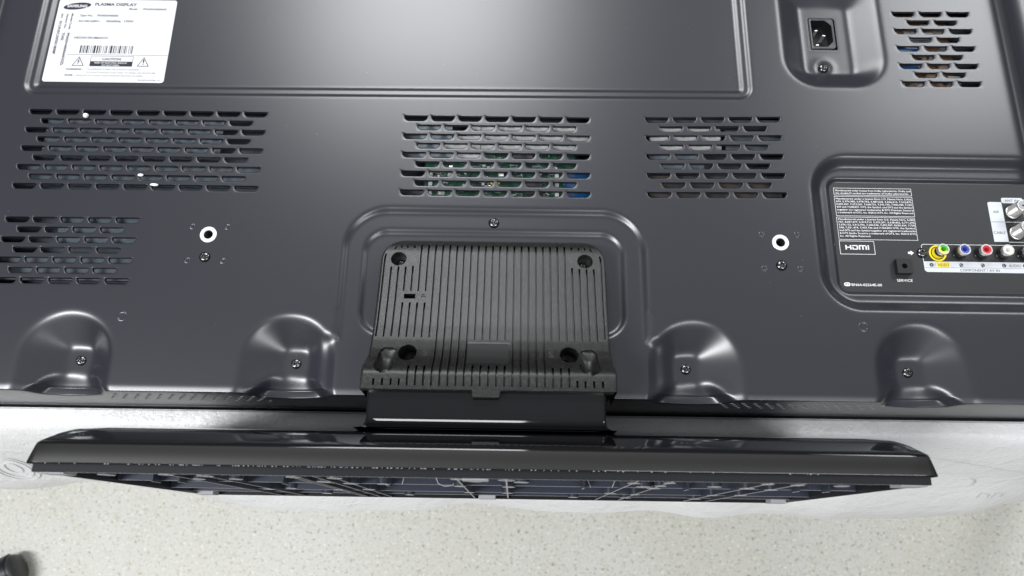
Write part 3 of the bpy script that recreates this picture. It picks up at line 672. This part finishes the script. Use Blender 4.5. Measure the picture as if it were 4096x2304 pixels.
# lettering plate (slightly sunk smooth rectangle), corner screw troughs
pl = (BX > -14.6) & (BX < 12.6) & (BY > -97.5) & (BY < -81.8); BH = np.where(pl, BH - .35, BH)
for sx, cx in ((-1, -63.5), (1, 61.5)):
    u = (BX - cx) * sx; top = -87.5
    ins = sd_rr(BX, BY, cx - 5.6, cx + 5.6, -104.8, top + 1.5, 5.0)
    base_ = 44 - 0.0 * BY
    sdn = np.clip((-86.5 - BY) / 18.3, 0, 1); trough = bzs(BY) - 1.2 - 13 * sdn ** 0.8 * np.sqrt(np.clip(1 - (u / 6.0) ** 2, 0, 1))
    BH = np.where((ins > 0) & (BY > -104.9), np.minimum(BH, trough), BH)
HW = np.array([halfw(y) for y in by])[:, None]; BXX = np.where(np.abs(BX) > 60, np.sign(BX) * (60 + (np.abs(BX) - 60) * (HW - 60) / 14.5), BX)
BXX = np.where(np.abs(BX) > HW - .01, np.where(np.abs(BX) >= 74.19, np.sign(BX) * (HW - (74.5 - np.abs(BX))), BXX), BXX)
bdrop = np.zeros((len(by) - 1, len(bx) - 1), bool)
def bdropbox(x0, x1, y0, y1):
    i0 = np.searchsorted(bx, x0); i1 = np.searchsorted(bx, x1); j0 = np.searchsorted(by, y0); j1 = np.searchsorted(by, y1)
    bdrop[j0:j1, i0:i1] = True; return bx[i0], bx[i1], by[j0], by[j1]
holes = [(-63.8, -20.3, 5.3), (62.2, -20.4, 5.3), (-51.6, -89.6, 6.1), (49.6, -89.8, 6.1)]
hg = G()
def square_hole(cx, cy, r, depth, ell=None):
    n = 32; x0, x1, y0, y1 = bdropbox(cx - r - 1.2, cx + r + 1.2, cy - r - 1.2, cy + r + 1.2)
    c_ = ((x0 + x1) / 2, (y0 + y1) / 2); rings = []
    sq = []
    for i in range(n):
        a = 2 * PI * (i + .5) / n; ca, sa = math.cos(a), math.sin(a)
        t = min(((x1 if ca > 0 else x0) - cx) / ca if abs(ca) > 1e-6 else 1e9, ((y1 if sa > 0 else y0) - cy) / sa if abs(sa) > 1e-6 else 1e9); sq.append((cx + ca * t, cy + sa * t))
    for xq in (x0, x1):
        for yq in (y0, y1):
            i = min(range(n), key=lambda i: (sq[i][0] - xq) ** 2 + (sq[i][1] - yq) ** 2); sq[i] = (xq, yq)
    cc = [(cx + r * math.cos(2 * PI * (i + .5) / n), cy + r * math.sin(2 * PI * (i + .5) / n)) for i in range(n)]
    c2 = [(cx + (r - .4) * math.cos(2 * PI * (i + .5) / n), cy + (r - .4) * math.sin(2 * PI * (i + .5) / n)) for i in range(n)]
    V_ = [(x, y, float(bzs(y))) for x, y in sq] + [(x, y, float(bzs(y))) for x, y in cc] + [(x, y, float(bzs(y)) - .5) for x, y in c2] + [(x, y, float(bzs(cy)) - depth) for x, y in c2]
    hg.add(V_, [(q * n + i, q * n + (i + 1) % n, (q + 1) * n + (i + 1) % n, (q + 1) * n + i) for q in range(3) for i in range(n)])
    hg.add([(x, y, float(bzs(cy)) - depth) for x, y in c2], [tuple(range(n))])
depths = (9, 9, 24, 24)
for (cx, cy, r), dp in zip(holes, depths): square_hole(cx, cy, r, dp)
x0, x1, y0, y1 = bdropbox(-58.4, -51.4, -50.6, -47.2)
hg.add([(a, b, float(bzs(b)) - c) for c in (0, 9) for a, b in ((x0, y0), (x1, y0), (x1, y1), (x0, y1))], [(0, 1, 5, 4), (1, 2, 6, 5), (2, 3, 7, 6), (3, 0, 4, 7)])
nbx = len(bx); bi = np.arange(len(by) * nbx).reshape(len(by), nbx)
BQ = np.stack([bi[:-1, :-1], bi[:-1, 1:], bi[1:, 1:], bi[1:, :-1]], -1)[~bdrop]
BV = np.stack([BXX, BY, BH], -1).reshape(-1, 3)
g = G(); g.add(BV.tolist(), BQ.tolist()); g.add(hg.V, hg.F)
# side walls: down from the outline
outl = [(-float(HW[j, 0]), float(by[j]), float(BH[j, 0])) for j in range(len(by))] + [(float(BXX[-1, i]), float(by[-1]), float(BH[-1, i])) for i in range(1, nbx - 1)] + [(float(HW[j, 0]), float(by[j]), float(BH[j, -1])) for j in range(len(by) - 1, -1, -1)]
n = len(outl); cen = Vector((0, -60)); V_ = []
for off, dz in ((0, 0), (.9, -.5), (1.4, -1.6), (3.6, -99)):
    for x, y, zz in outl:
        sgn = -1 if x < 0 else 1
        t = max(0, min(1, (y + 21) / 15.4)); nxv = math.cos(t * PI / 2) if abs(x) > 59 else 0; nyv = math.sin(t * PI / 2) if abs(x) > 59 else 1
        V_.append((x + sgn * off * nxv, y + off * nyv, max(-6.5, zz + dz) if dz > -50 else -6.5))
g.add(V_, [(r * n + i, r * n + i + 1, (r + 1) * n + i + 1, (r + 1) * n + i) for r in range(3) for i in range(n - 1)])
# lower lip
g.add([(x, y, z_) for (y, z_) in ((-115.2, 47.2), (-115.7, 46.6), (-115.8, 41), (-113, 39.5)) for x in (-75.7, 75.7)], [(2 * i, 2 * i + 1, 2 * i + 3, 2 * i + 2) for i in range(3)])
g.add([(s_ * 75.7, y, z_) for s_ in (-1, 1) for (y, z_) in ((-115.2, 47.2), (-115.7, 46.6), (-115.8, 30), (-113, -5), (-109, -5), (-109, 46))], [(0, 1, 2, 3, 4, 5), (6, 7, 8, 9, 10, 11)])
# tab over the neck
T = [(-9.9, -115), (-9.2, -119.6), (6.5, -119.6), (7.3, -115)]; g.add([(x, y, 47.3) for x, y in T] + [(x, y - .25, 44.5) for x, y in T], [(0, 1, 2, 3), (0, 4, 5, 1), (1, 5, 6, 2), (2, 6, 7, 3)])
sb = place('stand_bracket', g.mesh('stand_bracket', M['plastic'], True), tv); auto(sb, 32, False)
# smooth plate, moulded S marks and lock mark
g = G(); g.add([(x, y, float(bzs(y)) - .28) for y in np.linspace(-97.3, -82, 12) for x in (-14.3, 12.3)], [(2 * i, 2 * i + 1, 2 * i + 3, 2 * i + 2) for i in range(11)]); place('smooth_plate', g.mesh('smooth_plate', M['smooth_plastic'], True), sb)
def mark(txt, x, y, w, h, name='moulded_letter'):
    g = G(); text_geo(txt, g, -w / 2, w / 2, -h / 2, h, 0); 
    g.V = [(a + x, b + y, float(bzs(b + y)) + .12) for a, b, c in g.V]; place(name, g.mesh(name, mat_mark), sb)
mat_mark = mat('raised_plastic_mark', (0.05, 0.048, 0.046), 0.4)
for x, y in ((-53.6, -19.6), (52.2, -19.6), (-40.6, -89.2), (38.2, -89.6)): mark('S', x, y, 3.4, 4.8)
g = G(); zz = float(bzs(-49)) + .15
g.tube([(-46.8, -50.8, zz), (-43.6, -50.8, zz), (-43.6, -48.4, zz), (-46.8, -48.4, zz), (-46.8, -50.8, zz)], .18, 5); g.tube([(-46.2 + 1.0 - 1.0 * math.cos(a), -48.4 + 1.9 * math.sin(a), zz) for a in [PI * i / 8 for i in range(9)]], .18, 5); place('lock_mark', g.mesh('lock_mark', mat_mark), sb)
SCB = screw_mesh(3.0, 1.3)
for (cx, cy, r), dp in zip(holes, depths):
    place('screw', SCB, sb, (cx + (.6 if cx < 0 else -1.0), cy - 1.0, float(bzs(cy)) - dp + .8))
# ------------------------------------------------------------------ neck: gloss black, flares into the base
def neck():
    g = G(); sec = []
    for y in np.linspace(-111, -130.5, 8): sec.append((y, 42.0, 72.2 - .35 * (y + 111) / -19.5, 0))
    for i in range(1, 11):
        a = PI / 2 * i / 10; sec.append((-130.5 - 7.9 * math.sin(a), 42.0 + 7.9 * (1 - math.cos(a)), 71.9 + 5.5 * (1 - math.cos(a)) ** 1.3, i / 10))
    V_ = []; F_ = []; m_ = 0
    for y, zf_, hw, t in sec:
        row = []; zb_ = -8 - 8 * t * t; r = 2.0
        ox = -1.2
        for i in range(5): a = PI / 2 * i / 4; row.append((-hw + r - r * math.cos(a) + ox, y, zf_ - r + r * math.sin(a)))
        row = [(-hw + ox, y, zb_)] + row
        row += [(ox + s_ * (hw - r), y, zf_) for s_ in np.linspace(-.9, .9, 10)]
        for i in range(5): a = PI / 2 * i / 4; row.append((hw - r + r * math.sin(a) + ox, y, zf_ - r + r * math.cos(a)))
        row += [(hw + ox, y, zb_)]; m_ = len(row); V_ += row
    for k in range(len(sec) - 1):
        for i in range(m_): j = (i + 1) % m_; F_.append((k * m_ + i, k * m_ + j, (k + 1) * m_ + j, (k + 1) * m_ + i))
    F_.append(tuple(range(m_))); g.add(V_, F_); return g
o = place('stand_neck', neck().mesh('stand_neck', M['gloss'], True), tv); auto(o, 45)
SZ = [(-125, -146), (-118, -141), (0, -140), (30, -140.5), (62, -144.5), (85, -150), (103, -157.5)]
def topy(z_): return float(np.interp(z_, [p[0] for p in SZ], [p[1] for p in SZ])) - 1.2
# ------------------------------------------------------------------ stand base, seen edge-on: gloss shell, skirt, ribbed underside
def arc(z0, y0, z1, y1, bulge, n=8):
    return [(z0 + (z1 - z0) * t, y0 + (y1 - y0) * t + bulge * math.sin(PI * t)) for t in [i / n for i in range(n + 1)]]
sec = [(104.6, -166.3), (105.0, -165.6), (104.4, -156.4), (103.6, -154.9)] + arc(102.6, -154.2, 62, -142.6, 1.3, 10)[0:] + arc(62, -142.6, 30, -138.6, 0.5, 5)[1:] + [(0, -138.2), (-60, -138.2), (-118, -139.4), (-123, -141), (-125, -144), (-125.2, -166.3)]
g = G(); Lx = [(-230.3, 1.0), (228.8, 1.0)]
V_ = []; F_ = []; ns = len(sec)
def endscale(z_, y_, t):   # narrower towards the top edge of each end
    return t * max(0, (y_ + 166.3) / 28.0)
cols_ = [-1, -.996, -.985, -.94] + list(np.linspace(-.85, .85, 12)) + [.94, .985, .996, 1]
for c in cols_:
    e = max(0, (abs(c) - .985) / .015)
    for z_, y_ in sec:
        hw = 230.4 - 2.6 * max(0, (y_ + 166.3) / 28.0)
        sh = (2.2 * e * e) if y_ > -164 else 0
        V_.append((-.7 + c * hw, y_ - sh * (.6 if y_ > -160 else 0), z_ - (sh if z_ > 90 else 0)))
for k in range(len(cols_) - 1):
    for i in range(ns - 1): F_.append((k * ns + i, k * ns + i + 1, (k + 1) * ns + i + 1, (k + 1) * ns + i))
F_.append(tuple(range(ns))); F_.append(tuple(reversed(range((len(cols_) - 1) * ns, len(cols_) * ns))))
g.add(V_, F_); base = place('stand_base', g.mesh('stand_base', M['gloss']), tv); auto(base, 38)
m_ = mat('brushed_dark_edge', (0.012, 0.0112, 0.0105), 0.5, 0, 0.3)
base.data.materials.append(m_)
for p in base.data.polygons:
    if p.normal.z > 0.93 and p.center.y < -0.1555: p.material_index = 1
g = G(); t = 2.4
for a in (((-228.4, 226.6), (-170.4, -164), (101.6, 103.6)), ((-228.4, 226.6), (-170.4, -164), (-124.4, -122.4)), ((-228.4, -226.4), (-170.4, -164), (-122.4, 101.6)), ((224.6, 226.6), (-170.4, -164), (-122.4, 101.6))): g.box(a[0][0], a[0][1], a[1][0], a[1][1], a[2][0], a[2][1])
place('base_skirt', g.mesh('base_skirt', M['semi']), base)
g = G(); zz_ = [-122, -60, 0, 30, 50, 62, 75, 85, 95, 101]; g.add([(x, topy(z_), z_) for z_ in zz_ for x in (-227, 225.5)], [(2 * i, 2 * i + 1, 2 * i + 3, 2 * i + 2) for i in range(9)]); place('base_floor', g.mesh('base_floor', M['under']), base)
g = G()
for k in range(150):
    x = random.gauss(-60, 90); 
    if abs(x) > 222: continue
    w = random.uniform(.2, .9); g.box(x, x + w, -166.2, -165.9, 105.0, 105.12)
place('scuff', g.mesh('scuff', M['rubber']), base, kind='stuff')
# thin rims catch the light along the skirt
g = G(); g.box(-228, 226.2, -170.75, -170.4, 103.1, 103.5); place('skirt_rim', g.mesh('skirt_rim', M['nickel']), base) if False else None
def rib(x0, z0, x1, z1, yb=-169.8, th=1.1, name='rib'):
    g = G(); d = Vector((x1 - x0, z1 - z0)).normalized() * th / 2; nx_, nz_ = -d.y, d.x
    P_ = [(x0 + nx_, z0 + nz_), (x1 + nx_, z1 + nz_), (x1 - nx_, z1 - nz_), (x0 - nx_, z0 - nz_)]
    g.add([(x, y if y < -150 else topy(z_), z_) for y in (yb, -144) for x, z_ in P_], [(0, 1, 2, 3), (7, 6, 5, 4), (0, 4, 5, 1), (1, 5, 6, 2), (2, 6, 7, 3), (3, 7, 4, 0)])
    cx, cz = (x0 + x1) / 2, (z0 + z1) / 2
    return place(name, g.mesh('rib', M['under']), base)
for z_ in (18, -60, -100): rib(-226, z_, 224.5, z_, -168.5)
edge_m = mat('worn_rib_edge', (0.22, 0.22, 0.215), 0.3)  # pale colour imitates light caught along the cross-rib edges
rim_m = mat('bright_rib_edge', (0.36, 0.36, 0.35), 0.3)  # paler colour imitates light caught on long ribs and boss rims
for z_ in (18, -60, -100):
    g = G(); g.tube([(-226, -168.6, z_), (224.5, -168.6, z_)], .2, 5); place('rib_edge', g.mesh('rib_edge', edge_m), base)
def straight(x, z0, z1):
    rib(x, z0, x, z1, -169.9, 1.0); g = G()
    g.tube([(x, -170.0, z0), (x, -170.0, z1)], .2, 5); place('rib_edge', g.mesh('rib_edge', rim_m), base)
for x in (-165, -147, -101, -98, -88, -79, 80, 98, 149, 166): straight(x, 100, -122)
for x in (-200, -184, -122, -60, -14, 12, 58, 120, 186, 204): straight(x, 100 if abs(x) < 20 else 30, 18 if abs(x) > 20 else -122)
def boss(x, z_, r=4.2):
    g = G(); hh = 25 if z_ < 50 else -topy(z_) * -1 + 170; g.lathe([(r, 0), (r, 25), (r - 1.2, 25), (r - 1.2, 3)], 20); 
    g.V = [(a, -c, b) for a, b, c in g.V]
    g2 = G(); g2.V = [(a, -145 + c, b) for a, c, b in g.V]; g2.F = g.F; g2.mi = g.mi
    g2.V = [(a + x, min(b, topy(z_ + 4.8)), c + z_) for a, b, c in g2.V]
    auto(place('boss', g2.mesh('boss', M['under']), base), 40)
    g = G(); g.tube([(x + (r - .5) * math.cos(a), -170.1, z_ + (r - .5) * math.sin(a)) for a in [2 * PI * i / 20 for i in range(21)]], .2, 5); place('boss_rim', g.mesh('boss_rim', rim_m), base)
for x, z_ in ((-165, 92), (-147, 86), (-160, 60), (-138, 64), (-100, 88), (-79, 84), (-92, 52), (-79, 40), (-14, 90), (12, 88), (-5, 76), (20, 74), (-16, 30), (13, 30), (80, 80), (98, 86), (90, 50), (98, 38), (98, 60), (149, 88), (166, 84), (149, 50), (166, 40), (128, 60), (-60, 40), (-200, 84), (190, 82),
             (-130, -20), (-101, -30), (-79, -20), (80, -24), (98, -34), (149, -30), (166, -24), (-149, -34), (-14, -40), (12, -40), (-120, -80), (149, -82), (98, -80), (-60, -84), (60, -84)): boss(x, z_, random.uniform(3.4, 4.8))
for x in (-220.5, -4, 219.5):
    g = G(); g.box(x - 6.8, x + 6.8, -171.0, -168, 88, 100.5, b=.3); place('rubber_foot', g.mesh('rubber_foot', M['rubber']), base)
    g = G(); g.box(x - 6.5, x + 6.5, -171.0, -168, -120.5, -108, b=.3); place('rubber_foot', g.mesh('rubber_foot', M['rubber']), base)
# moulded wave shapes on the middle rib
g = G()
def wave(pts, z_=19): g.tube([(x, y, z_) for x, y in pts], .35, 5)
wave([(-52, -169), (-50, -160), (-46, -158), (-36, -158), (-33, -161), (-30, -168), (-26, -169.5), (-21, -169), (-18, -162), (-15, -158), (4, -158.5), (8, -160)])
wave([(38, -159), (56, -159), (60, -162), (63, -169)]); wave([(76, -169), (79, -162), (83, -160), (90, -161), (94, -168)])
place('moulded_wave', g.mesh('moulded_wave', M['rubber']), base)

# ------------------------------------------------------------------ foam crumbs on the back cover
CG = 'white foam crumbs on the television back'
def crumb(x, y, rx, ry, lab_, rz=0):
    bm = bmesh.new(); bmesh.ops.create_icosphere(bm, subdivisions=2, radius=1)
    for v in bm.verts: v.co = Vector((v.co.x * rx, v.co.y * ry, v.co.z * min(rx, ry))) * (1 + random.uniform(-.06, .06)) * MM
    me = bpy.data.meshes.new('foam_crumb'); bm.to_mesh(me); bm.free(); me.materials.append(M['bead']); me.shade_smooth()
    o = place('foam_crumb', me, None, (x, y, min(rx, ry) * .9), (0, 0, rz)); tag(o, lab_, 'foam crumb', CG)
crumb(-301.8, 91.7, 2.0, 1.9, 'round white foam crumb under the top row of the upper left vent slots')
crumb(-254.3, 44.6, 2.2, 1.1, 'small white foam crumb on the second lowest row of the upper left vent')
crumb(-243.4, 37.2, 3.1, 1.0, 'long thin white foam crumb on the lowest row of the upper left vent', -.05)
g = G()
for k in range(70):
    x, y = random.uniform(-350, 350), random.uniform(-100, 200); r = random.uniform(.12, .28); zz = hz(x, y)
    if abs(x) < 80 and y < 0: continue
    g.add([(x + r, y, zz + .06), (x, y + r, zz + .06), (x - r, y, zz + .06), (x, y - r, zz + .06), (x, y, zz + .25)], [(0, 1, 4), (1, 2, 4), (2, 3, 4), (3, 0, 4)])
tag(place('dust', g.mesh('dust', M['rubber'])), 'scattered specks of dust on the black television back', 'dust', kind='stuff')

# ------------------------------------------------------------------ table and foam sheet it lies on
g = G(); g.box(-900, 900, -126, 760, -84, -59.2, b=3)
tb = tag(place('table', g.mesh('table', M['table'])), 'table top under the white foam sheet, hidden by the television', 'table')
for x in (-840, 840):
    for y in (-60, 700):
        g = G(); g.box(x - 25, x + 25, y - 25, y + 25, -799, -84); place('leg', g.mesh('leg', M['table']), tb)
hemx = np.array([-900, -420, -330, -240, -180, -120, -60, 0, 60, 120, 180, 300, 380, 430, 900])
hemy = np.array([-150, -155, -157, -170, -181, -183, -180, -175, -177, -180, -182, -181, -180, -171, -160])
HX, HY = zip(*[(-800, -150), (-443, -164), (-390, -161), (-338, -155), (-300, -166), (-246, -173), (-192, -176), (-139, -179), (-86, -178), (-34, -173), (20, -173), (108, -177), (178, -180), (266, -177), (354, -178), (407, -174), (444, -165), (472, -162), (800, -150)]); hemx = np.array(HX); hemy = np.array(HY)
sx_ = np.arange(-700, 700.1, 3.0); prof = [(300, -58.9), (100, -58.9), (-60, -58.9), (-100, -58.9), (-118, -58.9)]
prof += [(-122, -58.9), (-125, -59.3), (-127.5, -61), (-129.2, -64), (-130.2, -70), (-131, -80), (-131.8, -92), (-132.5, -105), (-134, -120), (-138, -134), (-145, -148), (-154, -164), (-163, -180), (-170, -195), (-175, -210)]
ws = [0] * 5 + [0] * 6 + [0, 0, 0, .05, .2, .4, .65, .85, 1]
ph_ = rng.uniform(0, 6.28, 12); fr_ = rng.uniform(.01, .09, 12)
V_ = []; 
for j, (y, z_) in enumerate(prof):
    hy = np.interp(sx_, hemx, hemy); w = max(0, min(1, (-80 - z_) / 130.0))
    wr = sum(np.sin(sx_ * fr_[i] + ph_[i] + z_ * .02 * (i % 3)) for i in range(12)) * .45
    side = np.clip((np.abs(sx_) - 232) / 60, 0, 1)                      # clear of the base the sheet billows out earlier
    yb = y * (1 - 0) + (hy + 175) * w ** 1.5 - side * 14 * math.sin(PI * min(1, max(0, (-62 - z_) / 145.0)))
    zz = z_ + (0 if z_ > -60 else wr * .4 * w)
    for i, x in enumerate(sx_): V_.append((x, yb[i] + wr[i] * (w * 1.6 + (.15 if -122 > y else 0)), (zz[i] if hasattr(zz, '__len__') else zz) + (max(0, wr[i] * .25) if y < -110 else 0)))
nX = len(sx_); ii = np.arange(len(prof) * nX).reshape(len(prof), nX)
Qs = np.stack([ii[:-1, :-1], ii[:-1, 1:], ii[1:, 1:], ii[1:, :-1]], -1).reshape(-1, 4)
sh = place('foam_sheet', npmesh('foam_sheet', np.array(V_), Qs, M['sheet']))
tag(sh, 'white crinkled foam sheet between television and table, hanging over the edge', 'protective sheet')
from mathutils.bvhtree import BVHTree
bv = BVHTree.FromPolygons([tuple(v.co) for v in sh.data.vertices], [tuple(p.vertices) for p in sh.data.polygons])
def onsheet(x, z_, off=.5):
    h = bv.ray_cast(Vector((x, -400, z_)) * MM, Vector((0, 1, 0)))
    return (x, h[0].y / MM - off, z_) if h[0] else (x, -150, z_)
def from_cam(ax, ay, az):
    d = (Vector((ax, ay, az)) * MM - cam.location).normalized(); h = bv.ray_cast(cam.location, d); return (h[0].x / MM, h[0].z / MM) if h[0] else (ax, az)
pm = mat('faint_grey_print', (0.58, 0.57, 0.58), 0.6)
def printed(pts, r=.5):
    g = G(); g.tube([onsheet(x, z_) for x, z_ in pts], r, 5); place('printed_mark', g.mesh('printed_mark', pm), sh)
cx, cz = from_cam(-380, -152, -123)
for R_ in (17, 13, 6): printed([(cx + R_ * math.cos(a), cz + R_ * 1.5 * math.sin(a)) for a in [2 * PI * i / 40 for i in range(41)]], .35)
a_, b_ = from_cam(334, -135, -101), from_cam(448, -140, -166)
printed([(a_[0] + (b_[0] - a_[0]) * t, a_[1] + (b_[1] - a_[1]) * t) for t in np.linspace(0, 1, 30)], .35)
cx, cz = from_cam(371, -152, -124)
printed([(cx + 9 * math.cos(a), cz + 9 * math.sin(a)) for a in np.linspace(2.6, -1.0, 16)], .7)
for dx in (22, 34): printed([(cx + dx, cz - 22), (cx + dx, cz - 14), (cx + dx + 8, cz - 16), (cx + dx + 8, cz - 22)], .6)
# ------------------------------------------------------------------ floor and chair caster
g = G(); g.add([(-4000, -4000, -800), (4000, -4000, -800), (4000, 4000, -800), (-4000, 4000, -800)], [(0, 1, 2, 3)])
tag(place('floor', g.mesh('floor', M['floor'])), kind='structure')

ct = tag(empty('chair_caster', (-763, -264, -800)), 'black twin wheel chair caster on the speckled floor, bottom left', 'chair caster')
def dome(side, r, w, m, name):
    g = G(); g.lathe([(r, 0), (r, w * .45), (r * .93, w * .75), (r * .72, w * .93), (r * .35, w), (.01, w * 1.01)], 32)
    g.V = [(side * (c + 2.5), a, b) for a, b, c in g.V]
    o = place(name, g.mesh(name, m, True), ct, (-763, -264, -775), (0, 0, math.radians(28))); auto(o, 50)
dome(1, 25, 17, M['shoe'], 'wheel'); dome(-1, 25, 17, M['shoe'], 'wheel')
g = G(); g.lathe([(27, -9), (27, 9)], 40); g.V = [(c, a, b) for a, b, c in g.V if True]
g.F = [f for f in g.F if sum(g.V[i][2] for i in f) / 4 > -4]
auto(place('hood', g.mesh('hood', M['shoesole']), ct, (-763, -264, -775), (0, 0, math.radians(28))))
g = G(); g.lathe([(5.5, 0), (5.5, 40)], 20); auto(place('stem', g.mesh('stem', M['nickel']), ct, (-775, -284, -760)))
